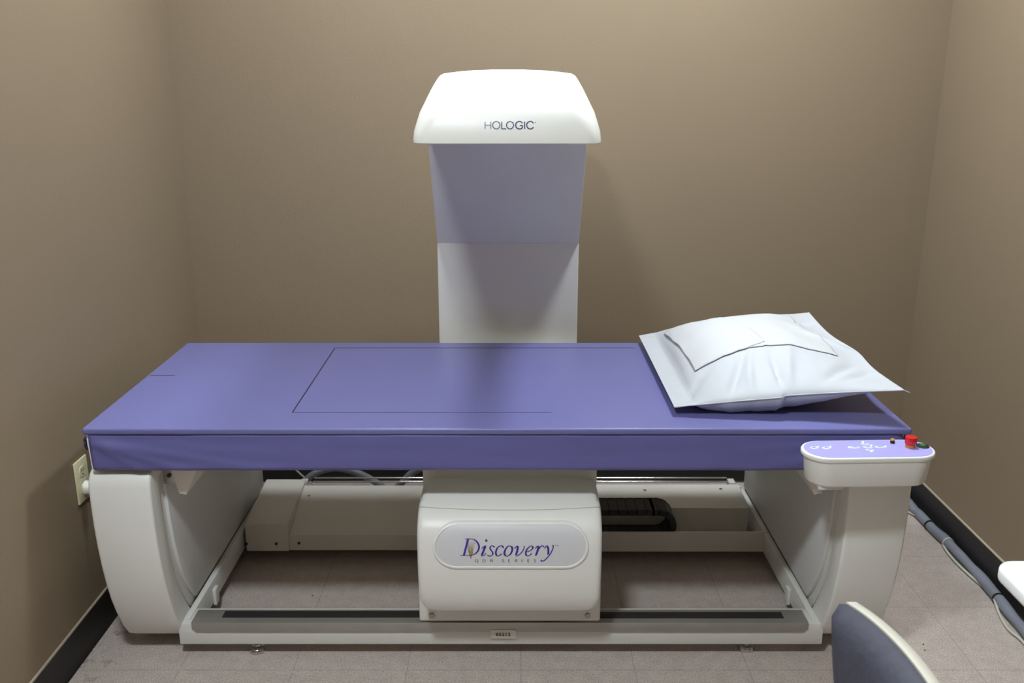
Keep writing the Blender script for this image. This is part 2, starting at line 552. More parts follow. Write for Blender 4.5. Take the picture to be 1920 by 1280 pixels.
# right: beam top cover and tray
rc = prism('rear_flat_cover', [(2.815, 0.045), (2.815, 0.137), (2.960, 0.156), (2.960, 0.045)], 'x', -0.118, 0.795, M['beige'], scanner, bevel=0.002)
for x, y in ((0.46, 2.92), (0.725, 2.93)):
    cyl('cover_screw', (x, y, 0.1515), 0.0055, 0.005, M['chrome'], rc, seg=12)
bm = bmesh.new()
add_box(bm, -0.118, 0.832, 2.695, 2.701, 0.040, 0.110, 0.001)
add_box(bm, -0.118, 0.832, 2.701, 2.815, 0.040, 0.044, 0.0)
add_box(bm, 0.829, 0.832, 2.701, 2.815, 0.044, 0.110, 0.0)
lab(obj_bm('cable_trough', bm, M['beige'], scanner), 'shallow open trough holding the cable chain')
# guide rods
gr = bmesh.new()
for z, y, r in ((0.163, 3.000, 0.0032), (0.160, 2.976, 0.0026)):
    add_cyl(gr, ((-0.70 + 0.76) / 2, y, z), r, 1.46, axis='x', seg=14)
lab(obj_bm('guide_rod', gr, M['chrome'], scanner), 'polished chrome guide rods')
for x in (-0.735, 0.775):
    box('rod_mount', x - 0.012, x + 0.012, 2.970, 3.008, 0.04, 0.158, M['white'], scanner, bevel=0.003)

# cable chain: links around a flat loop
ch = bmesh.new()
Rr, zc, xe = 0.052, 0.122, 0.475
path = []
L = 0.62
s = 0.0
step = 0.030
pitch_pts = []
x = -0.15
while x < xe:
    pitch_pts.append((x, zc + Rr, 0.0)); x += step
pitch_pts.append((xe - 0.008, zc + Rr, 0.0))
for k in range(6):
    a = PI / 2 - PI * (k + 0.5) / 6
    pitch_pts.append((xe + Rr * math.cos(a), zc + Rr * math.sin(a), a - PI / 2))
x = xe
while x > -0.15:
    pitch_pts.append((x - step * .5, zc - Rr, PI)); x -= step
for (x, z, a) in pitch_pts:
    g0 = len(ch.verts)
    tmp = bmesh.new()
    add_box(tmp, -0.0152, 0.0152, 2.715, 2.795, -0.012, 0.006, 0.002, 1)
    add_box(tmp, -0.0149, 0.0149, 2.709, 2.716, -0.013, 0.008, 0.002, 1)
    add_box(tmp, -0.0149, 0.0149, 2.794, 2.801, -0.013, 0.008, 0.002, 1)
    R = Matrix.Translation((x, 0, z)) @ Matrix.Rotation(-a, 4, 'Y')
    for v in tmp.verts:
        v.co = R @ v.co
    me = bpy.data.meshes.new('t'); tmp.to_mesh(me); tmp.free()
    ch.from_mesh(me); bpy.data.meshes.remove(me)
lab(obj_bm('cable_chain', ch, M['black'], scanner), 'black segmented cable chain looping back on itself')

# table frame
box('table_frame', CX - 1.0, CX + 0.968, 2.122, 2.82, 0.598, 0.690, M['white'], scanner, bevel=0.004)
# curved end cap seen at the left end
prism('end_cap', [(-1.0375, 0.689), (-1.034, 0.691), (-1.0305, 0.689), (-1.0300, 0.655), (-1.0285, 0.630), (-1.0275, 0.605), (-1.0275, 0.592), (-1.0330, 0.592), (-1.0345, 0.610), (-1.0355, 0.640), (-1.0375, 0.665)],
      'y', 2.0895, 2.80, M['white_gloss'], scanner, bevel=0.001)
# support gussets under the table
for sgn in (-1, 1):
    x0 = CX + sgn * (PIN - 0.012)
    prism('support_gusset', [(x0 - sgn * 0.008, 0.597), (x0 - sgn * 0.030, 0.500), (x0 - sgn * 0.048, 0.497), (x0 - sgn * 0.097, 0.597)], 'y', 2.157, 2.60, M['beige'], scanner, bevel=0.002)
br = box('corner_bracket', -0.893, -0.862, 2.166, 2.172, 0.524, 0.572, M['steel'], scanner, bevel=0.001)
cyl('bracket_screw', (-0.876, 2.164, 0.548), 0.0055, 0.005, M['dark_metal'], br, axis='y', seg=12)
box('bracket_plate', -0.893, -0.862, 2.166, 2.22, 0.570, 0.573, M['steel'], scanner, bevel=0.0005)

# moving carriage: front cover with badge
MX = -0.006
prof = [(2.262, 0.502), (2.170, 0.500), (2.128, 0.495), (2.095, 0.486), (2.070, 0.470), (2.053, 0.447), (2.045, 0.415), (2.043, 0.375), (2.045, 0.33), (2.051, 0.285), (2.060, 0.250), (2.076, 0.218), (2.100, 0.197)]
NS = 60
HW = 0.230


def cover_point(u, s):
    """u -1..1 across, s 0..len-1 along the profile"""
    i = min(int(s), len(cprof) - 2)
    f = s - i
    y = cprof[i][0] * (1 - f) + cprof[i + 1][0] * f
    z = cprof[i][1] * (1 - f) + cprof[i + 1][1] * f
    hw = HW
    k = (0.197 + 0.062 - z) / 0.062       # bottom corner rounding
    if k > 0:
        k = min(k, 1)
        hw = HW - 0.040 * (1 - math.sqrt(max(0, 1 - k * k)))
    if y > 2.13 and z > 0.49:            # narrows slightly toward the rear of the top
        hw = HW - 0.004
    return Vector((MX + u * hw, y, z))


cprof = [(p.x, p.y) for p in catmull([(a, b, 0) for a, b in prof], 6)]
bm = bmesh.new()
US = [-1, -0.992, -0.972, -0.94, -0.9] + [(-0.9 + 1.8 * k / 14) for k in range(1, 14)] + [0.9, 0.94, 0.972, 0.992, 1]
UR = {1: 0.016, 0.992: 0.008, 0.972: 0.0025, 0.94: 0.0005}
grid = []
for j in range(len(cprof)):
    row = []
    # normal in yz
    a = Vector(cprof[max(j - 1, 0)]); b = Vector(cprof[min(j + 1, len(cprof) - 1)])
    d = (b - a).normalized()
    nrm = Vector((-d.y, d.x))            # pointing inwards
    if nrm.dot(Vector((0, 1)) if cprof[j][1] > 0.49 else Vector((1, 0))) < 0 and cprof[j][1] < 0.49:
        nrm = -nrm
    for u in US:
        p = cover_point(u, j)
        e = UR.get(round(abs(u), 3), 0)
        cen = Vector((2.20, 0.36))
        inw = (cen - Vector((p.y, p.z))).normalized() * e
        row.append(bm.verts.new((p.x, p.y + inw.x, p.z + inw.y)))
    grid.append(row)
for r0, r1 in zip(grid, grid[1:]):
    for k in range(len(US) - 1):
        bm.faces.new((r0[k], r0[k + 1], r1[k + 1], r1[k]))
# close sides and bottom back to the plate
back = []
for side_i in (0, len(US) - 1):
    prev = None
    col = []
    for j, r in enumerate(grid):
        v = r[side_i]
        col.append(bm.verts.new((v.co.x, max(2.262, v.co.y), v.co.z)))
    for j in range(len(grid) - 1):
        bm.faces.new((grid[j][side_i], grid[j + 1][side_i], col[j + 1], col[j]))
    back.append(col)
bmesh.ops.remove_doubles(bm, verts=bm.verts, dist=0.00005)
carriage = obj_bm('carriage_cover', bm, M['white_gloss'], scanner, ang=60)
# seam line across the rounded top of the cover
sm = bmesh.new()
seam = []
for k in range(41):
    u = -1 + 2 * k / 40
    zz = 0.4895 - 0.004 * (1 - u * u)
    # find profile point with that z in the rounded front
    best = min(range(len(cprof)), key=lambda j: abs(cprof[j][1] - zz) + (0 if cprof[j][0] < 2.13 else 1))
    j = best
    j2 = j + 1 if cprof[j][1] > zz else j - 1
    f = (zz - cprof[j][1]) / (cprof[j2][1] - cprof[j][1] + 1e-9)
    y = cprof[j][0] + (cprof[j2][0] - cprof[j][0]) * f
    seam.append((MX + u * (HW - 0.001), y - 0.0001, zz + 0.0001))
add_tube(sm, seam, 0.0007, seg=6)
lab(obj_bm('cover_seam', sm, M['grey_print'], carriage), 'fine grey seam line near the top')
plate = box('carriage_backplate', MX - 0.243, MX + 0.243, 2.172, 2.185, 0.118, 0.225, M['white'], scanner, bevel=0.006, seg=3)
for x in (-0.2155, 0.2035):
    bm = bmesh.new()
    add_cyl(bm, (x, 2.170, 0.137), 0.0075, 0.006, axis='y', seg=20, bevel=0.001)
    obj_bm('plate_screw', bm, M['steel'], plate)
box('carriage_riser', MX - 0.231, MX + 0.231, 2.248, 2.262, 0.13, 0.597, M['white'], scanner, bevel=0.004)
box('source_housing', MX - 0.19, MX + 0.19, 2.262, 2.95, 0.18, 0.592, M['white'], scanner, bevel=0.006)

# badge: raised stadium rim, film, writing
bx0, bz1 = at_y(810, 985, 2.043)
bx1, bz0 = at_y(1103, 1066, 2.043)
BW, BH = bx1 - bx0, bz1 - bz0
bcx, bcz = (bx0 + bx1) / 2, (bz0 + bz1) / 2


def stadium(cx, cz, w, h, n=20):
    r = h / 2
    pts = []
    for k in range(n + 1):
        a = -PI / 2 + PI * k / n
        pts.append((cx + w / 2 - r + r * math.cos(a), cz + r * math.sin(a)))
    for k in range(n + 1):
        a = PI / 2 + PI * k / n
        pts.append((cx - w / 2 + r + r * math.cos(a), cz + r * math.sin(a)))
    return pts


def cover_y(z):
    zs = [(abs(c[1] - z), i) for i, c in enumerate(cprof) if c[1] < 0.485]
    i = min(zs)[1]
    j = i + 1 if cprof[i][1] > z else i - 1
    f = (z - cprof[i][1]) / (cprof[j][1] - cprof[i][1] + 1e-9)
    return cprof[i][0] + (cprof[j][0] - cprof[i][0]) * f


bm = bmesh.new()
o_ = stadium(bcx, bcz, BW, BH)
rings = []
for ins, dy in ((-0.001, 0.001), (0.000, -0.0022), (0.003, -0.0040), (0.006, -0.0040), (0.0078, -0.001)):
    ring = stadium(bcx, bcz, BW - 2 * ins, BH - 2 * ins)
    rings.append([bm.verts.new((x, cover_y(z) + dy, z)) for x, z in ring])
for a, b in zip(rings, rings[1:]):
    n = len(a)
    for k in range(n):
        bm.faces.new((a[k], a[(k + 1) % n], b[(k + 1) % n], b[k]))
badge = obj_bm('badge_rim', bm, M['white_gloss'], carriage, ang=60)
bm = bmesh.new()
rings = []
for sc_ in [1.0 - k / 24.5 for k in range(25)]:
    hh = (BH - 0.0152) * sc_
    st = stadium(bcx, bcz, (BW - 0.0152) - (BH - 0.0152) * (1 - sc_), hh)
    rings.append([bm.verts.new((x, cover_y(z) - 0.0011, z)) for x, z in st])
for a, b in zip(rings, rings[1:]):
    n = len(a)
    for k in range(n):
        bm.faces.new((a[k], a[(k + 1) % n], b[(k + 1) % n], b[k]))
bm.faces.new(rings[-1])
lab(obj_bm('badge_film', bm, M['badge'], carriage), 'pale lavender-grey oval badge')


# --- pen lettering -------------------------------------------------
class Ink:
    """flat strokes in picture units mapped on to a surface by a function (x, y) -> point"""
    def __init__(self, mp):
        self.V, self.F, self.mi, self.mp = [], [], [], mp

    def quad(self, pts, m):
        i = len(self.V)
        self.V += [self.mp(p[0], p[1]) for p in pts]
        self.F.append(tuple(range(i, i + len(pts))))
        self.mi.append(m)

    def stroke(self, pts, nib=0.0, ang=12, thin=4.0, m=0, n=6, smooth=True, taper=False):
        if smooth and len(pts) > 2:
            P = [(p.x, p.y) for p in catmull([(a, b, 0) for a, b in pts], n)]
        else:
            P = []
            for (xa, ya), (xb, yb) in zip(pts, pts[1:]):
                P += [(xa + (xb - xa) * k / 12, ya + (yb - ya) * k / 12) for k in range(12)]
            P.append(pts[-1])
        a = math.radians(ang)
        nx, ny = math.cos(a) * nib / 2, -math.sin(a) * nib / 2
        N = len(P)
        for i in range(N - 1):
            (x0, y0), (x1, y1) = P[i], P[i + 1]
            if nib > 0:
                self.quad([(x0 - nx, y0 - ny), (x0 + nx, y0 + ny), (x1 + nx, y1 + ny), (x1 - nx, y1 - ny)], m)
            def nr(k):
                q0, q1 = P[max(k - 1, 0)], P[min(k + 1, N - 1)]
                dx, dy = q1[0] - q0[0], q1[1] - q0[1]
                l = math.hypot(dx, dy) or 1
                t = thin / 2 * ((1 - 0.8 * k / (N - 1)) if taper else 1)
                return -dy / l * t, dx / l * t
            a0, a1 = nr(i), nr(i + 1)
            self.quad([(x0 - a0[0], y0 - a0[1]), (x0 + a0[0], y0 + a0[1]), (x1 + a1[0], y1 + a1[1]), (x1 - a1[0], y1 - a1[1])], m)

    def disc(self, x, y, r, m=0, n=16):
        self.quad([(x + r * math.cos(2 * PI * k / n), y + r * math.sin(2 * PI * k / n)) for k in range(n)], m)

    def build(self, name, mats, parent):
        me = bpy.data.meshes.new(name)
        me.from_pydata(self.V, [], self.F)
        for mm in mats:
            me.materials.append(mm)
        for p, i in zip(me.polygons, self.mi):
            p.material_index = i
        o = bpy.data.objects.new(name, me)
        COL.objects.link(o)
        o.parent = parent
        return o


# measured from the photograph in two enlargements; c1: 870 + x/10.667, 990 + y/10.667
def map_c1(layer=0.0006):
    def f(x, y):
        X, Z = at_y(870 + x / 10.667, 990 + y / 10.667, 2.043)
        return (X, cover_y(Z) - 0.0011 - layer, Z)
    return f


def map_c2(layer=0.0006):
    def f(x, y):
        X, Z = at_y(850 + x / 17.4545, 995 + y / 17.4545, 2.043)
        return (X, cover_y(Z) - 0.0011 - layer, Z)
    return f


shell = Ink(map_c2(0.0004))
ends = [(265, 85), (345, 70), (440, 62), (545, 58), (650, 60), (745, 68), (855, 85)]
for ex, ey in ends:
    mx_ = 570 + (ex - 570) * 0.62
    lx_ = 570 + (ex - 570) * 0.30
    shell.stroke([(570 + (ex - 570) * 0.12, 760), (lx_, 620), (mx_, 330), (ex, ey)], 0, 0, 20, m=1, taper=True)
    shell.stroke([(570 + (ex - 570) * 0.10, 780), (570 + (ex - 570) * 0.22, 680), (lx_ * 0.9 + 57, 520), (570 + (ex - 570) * 0.5, 370)], 0, 0, 24, m=0, taper=True)
for ya, yb, xa0, xa1, xb0, xb1 in ((690, 735, 505, 650, 515, 638), (735, 790, 515, 638, 530, 612), (790, 850, 530, 612, 549, 592), (850, 915, 549, 592, 568, 572)):
    shell.quad([(xa0, ya), (xa1, ya), (xb1, yb), (xb0, yb)], 0)
lab(shell.build('shell_emblem', [M['gold_print'], M['gold_pale']], carriage), 'gold fan of rays')

word = Ink(map_c2(0.0008))
word.stroke([(480, 292), (345, 785)], 72, 4, 10, smooth=False)
word.stroke([(388, 284), (600, 280)], 0, 0, 20, smooth=False)
word.stroke([(590, 282), (690, 305), (780, 375), (835, 480), (830, 590), (770, 690), (670, 762), (560, 790)], 62, 4, 18)
word.stroke([(232, 788), (570, 793)], 0, 0, 20, smooth=False)
word.build('word_initial', [M['violet_print']], carriage)
word = Ink(map_c1(0.0008))
NB = 46
word.disc(445, 255, 24)
word.stroke([(352, 405), (400, 365), (440, 352)], 0, 0, 18)
word.stroke([(425, 362), (358, 528)], NB, 6, 12, smooth=False)
word.stroke([(340, 540), (370, 546), (410, 525), (442, 488)], 8, 6, 16)
word.stroke([(605, 380), (590, 358), (550, 352), (522, 378), (533, 425), (570, 468), (575, 512), (545, 545), (500, 548), (472, 530)], 30, 10, 17)
word.stroke([(780, 378), (765, 354), (720, 354), (668, 392), (640, 455), (642, 520), (672, 548), (715, 533), (748, 505)], 36, 8, 17)
word.stroke([(905, 352), (955, 372), (965, 430), (935, 502), (880, 546), (826, 538), (808, 480), (835, 408), (880, 358), (905, 352)], 40, 8, 16)
word.stroke([(1008, 405), (1045, 368), (1078, 354)], 0, 0, 18)
word.stroke([(1078, 362), (1068, 430), (1040, 525)], NB - 4, 6, 12)
word.stroke([(1030, 540), (1065, 545), (1130, 500), (1185, 430), (1204, 372), (1196, 350)], 18, 8, 17)
word.stroke([(1238, 472), (1310, 450), (1370, 405), (1372, 365), (1335, 354), (1280, 392), (1243, 450), (1236, 515), (1262, 546), (1310, 536), (1352, 500)], 34, 8, 16)
word.stroke([(1422, 405), (1455, 370), (1490, 352)], 0, 0, 18)
word.stroke([(1490, 360), (1475, 430), (1436, 540)], NB - 4, 6, 12)
word.stroke([(1462, 460), (1510, 392), (1555, 350), (1590, 362)], 14, 8, 19)
word.stroke([(1612, 405), (1640, 362), (1672, 346)], 0, 0, 18)
word.stroke([(1668, 356), (1685, 410), (1686, 470), (1680, 520)], 38, 6, 16)
word.stroke([(1785, 340), (1782, 390), (1740, 480), (1670, 575), (1600, 640), (1545, 650)], 14, 8, 20)
word.disc(1780, 350, 15); word.disc(1545, 640, 17); word.disc(1592, 366, 13); word.disc(786, 384, 13)
for x in (1832, 1862, 1888):
    word.stroke([(x, 338), (x, 358)], 0, 0, 5, smooth=False)
word.stroke([(1824, 338), (1842, 338)], 0, 0, 5, smooth=False)
word.stroke([(1862, 338), (1875, 352), (1888, 338)], 0, 0, 5, smooth=False)
lab(word.build('word_lettering', [M['violet_print']], carriage), 'violet italic lettering')

CAPS = {
    'H': [[(0, 0), (0, 1)], [(.8, 0), (.8, 1)], [(0, .5), (.8, .5)]],
    'O': [[(.5, 0), (.85, .15), (1, .5), (.85, .85), (.5, 1), (.15, .85), (0, .5), (.15, .15), (.5, 0)]],
    'L': [[(0, 0), (0, 1)], [(0, 1), (.62, 1)]],
    'G': [[(.95, .25), (.8, .08), (.5, 0), (.15, .15), (0, .5), (.15, .85), (.5, 1), (.8, .95), (.95, .82)], [(.95, .84), (.95, .55)], [(.95, .55), (.58, .55)]],
    'I': [[(0, 0), (0, 1)]],
    'C': [[(.92, .27), (.78, .08), (.5, 0), (.15, .15), (0, .5), (.15, .85), (.5, 1), (.78, .92), (.92, .73)]],
    'Q': [[(.5, 0), (.85, .15), (1, .5), (.85, .85), (.5, 1), (.15, .85), (0, .5), (.15, .15), (.5, 0)], [(.5, .95), (1.05, 1.25)]],
    'D': [[(0.1, 0), (0.1, 1)], [(.1, 0), (.5, 0), (.85, .2), (.95, .5), (.85, .8), (.5, 1), (.1, 1)]],
    'R': [[(.1, 0), (.1, 1)], [(.1, 0), (.5, 0), (.75, .12), (.75, .38), (.5, .5), (.1, .5)], [(.4, .5), (.95, 1)]],
    'S': [[(.65, .15), (.45, 0), (.2, .05), (.1, .25), (.35, .45), (.65, .65), (.65, .9), (.4, 1), (.1, .85)]],
    'E': [[(.1, 0), (.1, 1)], [(.1, 0), (.7, 0)], [(.1, .48), (.6, .48)], [(.1, 1), (.72, 1)]],
}


def caps(ink, letter, x, y, w, h, nib, thin, m=0, ang=4):
    for st in CAPS[letter]:
        ink.stroke([(x + a * w, y + b * h) for a, b in st], nib, ang, thin, m=m, smooth=len(st) > 4 or letter in 'OCQS')


for word_, xs in (('QDR', (222, 372, 525)), ('SERIES', (762, 885, 1018, 1160, 1268, 1398))):
    sub = Ink(map_c1(0.0006))
    for l, x in zip(word_, xs):
        caps(sub, l, x, 616, 58 if word_ == 'QDR' else 50, 54, 15, 8)
    if word_ == 'QDR':
        sub.stroke([(590, 622), (596, 628)], 0, 0, 6, smooth=False)
    lab(sub.build('small_lettering', [M['grey_print']], carriage), 'small grey-gold capitals')

# asset sticker on the beam
stx0, stz1 = at_y(920.5, 1180, 2.176)
stx1, stz0 = at_y(967.5, 1196, 2.176)
stk = box('asset_sticker', stx0, stx1, 2.1745, 2.1762, stz0, stz1, M['sticker'], scanner, bevel=0.0003, seg=1)
cu = bpy.data.curves.new('digits', 'FONT')
cu.body = '85212'
cu.size = 0.0136
cu.offset = 0.0003
cu.space_character = 1.08
cu.align_x = 'CENTER'
cu.extrude = 0.0001
to = bpy.data.objects.new('digits_tmp', cu)
COL.objects.link(to)
bpy.context.view_layer.update()
me = bpy.data.meshes.new_from_object(to.evaluated_get(bpy.context.evaluated_depsgraph_get()))
bpy.data.objects.remove(to)
for v in me.vertices:
    v.co = Vector((v.co.x * 1.1 + (stx0 + stx1) / 2 - 0.001, 2.1742 - v.co.z, v.co.y + (stz0 + stz1) / 2 - 0.0050))
me.materials.clear()
link('sticker_digits', me, M['ink'], stk, smooth=False)

# ------------------------------------------------------------------ arm: column, leaning neck, hood
AX = -0.013
AHW = 0.2295
column = prism('arm_column', [(2.95, 0.165), (2.95, 1.01), (3.14, 1.075), (3.14, 0.165)], 'x', AX - AHW, AX + AHW, M['white'], scanner, bevel=0.004)
neck = prism('arm_neck', [(2.951, 1.0105), (2.672, 1.386), (2.86, 1.45), (3.139, 1.075)], 'x', AX - AHW, AX + AHW, M['panel'], scanner, bevel=0.003)
for sgn in (-1, 1):
    x0 = AX + sgn * (AHW + 0.0008)
    prism('neck_slot', [(2.700, 1.342), (2.672, 1.380), (2.685, 1.390), (2.713, 1.352)], 'x', min(x0, x0 - sgn * 0.006), max(x0, x0 - sgn * 0.006) , M['black'], neck)

HXc = -0.011


def hood_taper(y):
    return 0.945 + 0.125 * max(0.0, min(1.0, (y - 2.08) / 0.62))


hood_rings = [  # z, half width, y front, y back, radius
    (1.372, 0.2200, 2.200, 2.900, 0.030), (1.374, 0.2222, 2.196, 2.905, 0.034), (1.380, 0.2222, 2.1955, 2.905, 0.036), (1.400, 0.2200, 2.197, 2.903, 0.040),
    (1.422, 0.2135, 2.202, 2.900, 0.046), (1.444, 0.2065, 2.211, 2.895, 0.052), (1.464, 0.1965, 2.223, 2.890, 0.058),
    (1.482, 0.1880, 2.239, 2.880, 0.062), (1.498, 0.1805, 2.258, 2.870, 0.066), (1.512, 0.1735, 2.280, 2.855, 0.070),
    (1.522, 0.1685, 2.303, 2.840, 0.074), (1.529, 0.1640, 2.325, 2.825, 0.074), (1.534, 0.1555, 2.350, 2.800, 0.070),
    (1.539, 0.120, 2.39, 2.77, 0.060), (1.5425, 0.085, 2.43, 2.73, 0.045), (1.5445, 0.045, 2.48, 2.68, 0.03), (1.5450, 0.012, 2.54, 2.62, 0.01)]
bm = bmesh.new()
rings = []
for z, hw, yf, yb, r in hood_rings:
    yf = yf - 0.115 * max(0.0, min(1.0, (2.60 - yf) / 0.36))
    rings.append([bm.verts.new((HXc + (x - HXc) * hood_taper(y), y, 1.382 + (z - 1.372) * 0.942)) for x, y in rounded_rect(HXc - hw, HXc + hw, yf, yb, r, 8)])
for a, b in zip(rings, rings[1:]):
    n = len(a)
    for k in range(n):
        bm.faces.new((a[k], a[(k + 1) % n], b[(k + 1) % n], b[k]))
bm.faces.new(rings[-1])
# underside, slightly recessed
inner = [bm.verts.new((HXc + (x - HXc) * hood_taper(y), y, 1.3855)) for x, y in rounded_rect(HXc - 0.212, HXc + 0.212, 2.095, 2.895, 0.026, 8)]
for k in range(len(inner)):
    bm.faces.new((rings[0][k], rings[0][(k + 1) % len(inner)], inner[(k + 1) % len(inner)], inner[k]))
bm.faces.new(inner)
hood = obj_bm('detector_hood', bm, M['white_gloss'], scanner, ang=50)
ht = BVHTree.FromPolygons([v.co.copy() for v in hood.data.vertices], [tuple(p.vertices) for p in hood.data.polygons])


def map_hood(x, y):
    # enlargement of the hood lettering: 900 + x/17.45, 220 + y/17.45
    X, Z = at_y(900 + x / 17.4545, 220 + y / 17.4545, 2.091)
    h = ht.ray_cast(Vector((X, 1.0, Z)), Vector((0, 1, 0)))
    return (X, h[0].y - 0.0006, Z)


logo = Ink(map_hood)
for l, x, w, m in (('H', 168, 235, 2), ('O', 415, 240, 1), ('L', 710, 240, 1), ('O', 868, 232, 0), ('G', 1165, 235, 0), ('I', 1457, 10, 0), ('C', 1525, 238, 0)):
    st = CAPS[l]
    top, bot = (138, 368) if l in 'HLI' else (130, 372)
    for s_ in st:
        logo.stroke([(x + a * w, top + b * (bot - top)) for a, b in s_], 0, 0, 40 if l not in 'HO' else 34, m=m, smooth=len(s_) > 2, n=5)
logo.disc(1808, 165, 20, m=2)
lab(logo.build('hood_lettering', [M['navy'], M['navy_mid'], M['navy_pale']], hood), 'thin capitals fading from pale slate to navy')

# ------------------------------------------------------------------ control box
cb = empty('control_box_dummy', (0, 0, 0))
PXc, PYc, PZ, PRot = 0.832, 1.998, 0.690, math.radians(2.2)
R = Matrix.Translation((PXc, PYc, 0)) @ Matrix.Rotation(PRot, 4, 'Z')


def stad(w, h, n=14):
    return stadium(0, 0, w, h, n)


def loft_z(name, rings_, m, parent, cap0=True, cap1=True, ang=50):
    bm = bmesh.new()
    rs = []
    for w, h, z in rings_:
        rs.append([bm.verts.new(R @ Vector((x, y, z))) for x, y in stad(w, h)])
    for a, b in zip(rs, rs[1:]):
        n = len(a)
        for k in range(n):
            bm.faces.new((a[k], a[(k + 1) % n], b[(k + 1) % n], b[k]))
    if cap0: bm.faces.new(rs[0])
    if cap1: bm.faces.new(rs[-1])
    return obj_bm(name, bm, m, parent, ang=ang)


bpy.data.objects.remove(cb)
BWd, BDp = 0.311, 0.112
panel_box = loft_z('control_box', [(BWd - 0.050, BDp - 0.030, PZ - 0.076), (BWd - 0.036, BDp - 0.018, PZ - 0.075), (BWd - 0.026, BDp - 0.010, PZ - 0.070), (BWd - 0.014, BDp - 0.006, PZ - 0.016), (BWd - 0.012, BDp - 0.006, PZ - 0.0135),
                                   (BWd - 0.004, BDp - 0.003, PZ - 0.0125), (BWd, BDp, PZ - 0.010), (BWd, BDp, PZ - 0.003), (BWd - 0.003, BDp - 0.003, PZ - 0.0005), (BWd - 0.006, BDp - 0.006, PZ)], M['white_gloss'], scanner)
keypad = loft_z('keypad_film', [(BWd - 0.012, BDp - 0.012, PZ + 0.0001), (BWd - 0.012, BDp - 0.012, PZ + 0.0007)], M['key_panel'], panel_box, ang=30)
lab(keypad, 'lilac keypad surface')


def onbox(px, py):
    """pixel on the top face -> local"""
    v = (640 - py) / FPX
    dy = math.cos(PITCH) + math.sin(PITCH) * v
    dz = -math.sin(PITCH) + math.cos(PITCH) * v
    t = (PZ - CAM_H) / dz
    return Vector(((px - 960) / FPX * t, dy * t, PZ + 0.0008))


def key(cx, cy, w, d, rot=0, leds=()):
    c = onbox(cx, cy)
    bm = bmesh.new()
    n = 20
    outer = []
    ca, sa = math.cos(rot), math.sin(rot)
    ring0 = [bm.verts.new(c + Vector((ca * w / 2 * math.cos(a) - sa * d / 2 * math.sin(a), sa * w / 2 * math.cos(a) + ca * d / 2 * math.sin(a), 0))) for a in [2 * PI * k / n for k in range(n)]]
    ring1 = [bm.verts.new(c + (v.co - c) * 0.86 + Vector((0, 0, 0.0008))) for v in ring0]
    for k in range(n):
        bm.faces.new((ring0[k], ring0[(k + 1) % n], ring1[(k + 1) % n], ring1[k]))
    bm.faces.new(ring1)
    k_ = obj_bm('membrane_key', bm, M['key'], panel_box)
    ic = bmesh.new()
    add_box(ic, c.x - w * 0.18, c.x + w * 0.18, c.y - d * 0.05, c.y + d * 0.07, PZ + 0.0014, PZ + 0.0019, 0)
    obj_bm('key_symbol', ic, M['navy_mid'], k_)
    for lx, ly in leds:
        p = onbox(lx, ly)
        lab(cyl('key_light', (p.x, p.y, PZ + 0.0015), 0.0022, 0.003, M['led'], k_, seg=10), 'lit indicator')


key(1526, 839.5, 0.019, 0.016, 0, [(1533, 839)])
key(1549, 840, 0.019, 0.016, 0, [(1557, 838.5)])
key(1603, 839, 0.024, 0.014, 0, [(1592, 839.5)])
key(1622, 832.5, 0.021, 0.012, -0.25, [(1618, 830)])
key(1627, 838.5, 0.023, 0.012, -0.25, [(1633.5, 836.5)])
key(1631, 844, 0.021, 0.013, -0.25, [(1634, 847)])
key(1649, 838, 0.024, 0.014, 0, [(1660, 838)])

p = onbox(1706.5, 838)
bm = bmesh.new(); add_cyl(bm, (p.x, p.y, PZ + 0.004), 0.0112, 0.008, seg=28, bevel=0.001)
collar = lab(obj_bm('stop_button_collar', bm, M['orange'], panel_box), 'orange collar')
bm = bmesh.new(); add_cyl(bm, (p.x, p.y, PZ + 0.0175), 0.0135, 0.019, seg=32, bevel=0.003)
lab(obj_bm('stop_button', bm, M['red'], panel_box), 'red mushroom stop button')
p = onbox(1673, 831)
b0 = cyl('toggle_base', (p.x, p.y, PZ + 0.004), 0.0052, 0.007, M['black'], panel_box, seg=16, bevel=0.001)
lab(b0, 'small black button base')
lab(cyl('toggle_cap', (p.x, p.y, PZ + 0.0095), 0.0045, 0.005, M['yellow'], panel_box, seg=16, bevel=0.0015), 'small yellow button')
p = onbox(1730, 837)
bm = bmesh.new(); add_cyl(bm, (p.x, p.y, PZ + 0.0015), 0.0145, 0.003, seg=28, bevel=0.001)
ring = lab(obj_bm('power_lamp_ring', bm, M['black'], panel_box), 'black ring')
bm = bmesh.new(); add_cyl(bm, (p.x, p.y, PZ + 0.0038), 0.0072, 0.003, seg=24, bevel=0.001)
lab(obj_bm('power_lamp', bm, M['green'], panel_box), 'green lit power lamp')
# bracket below the box, fixed to the pedestal
mount = bmesh.new()
add_box(mount, 0.712, 0.768, 1.958, 2.068, 0.603, 0.616, 0.002)
add_box(mount, 0.745, 0.90, 2.03, 2.068, 0.600, 0.616, 0.002)
obj_bm('box_bracket', mount, M['white'], scanner)

# ------------------------------------------------------------------ mattress pad
pad = empty('table_pad', (CX, 2.46, 0.684), 'lavender vinyl table pad with violet fitted skirt, on top of the scanner table', 'pad')
bm = bmesh.new()
x0, x1, y0, y1, z0, z1 = -1.041, 0.968, 2.076, 2.832, 0.6925, 0.710
nx, ny = 120, 44
add_box(bm, x0, x1, y0, y1, z0, z1, 0.0065, 4)
obj_bm('cushion', bm, M['vinyl'], pad, ang=60)
# printed lines
ln = bmesh.new()


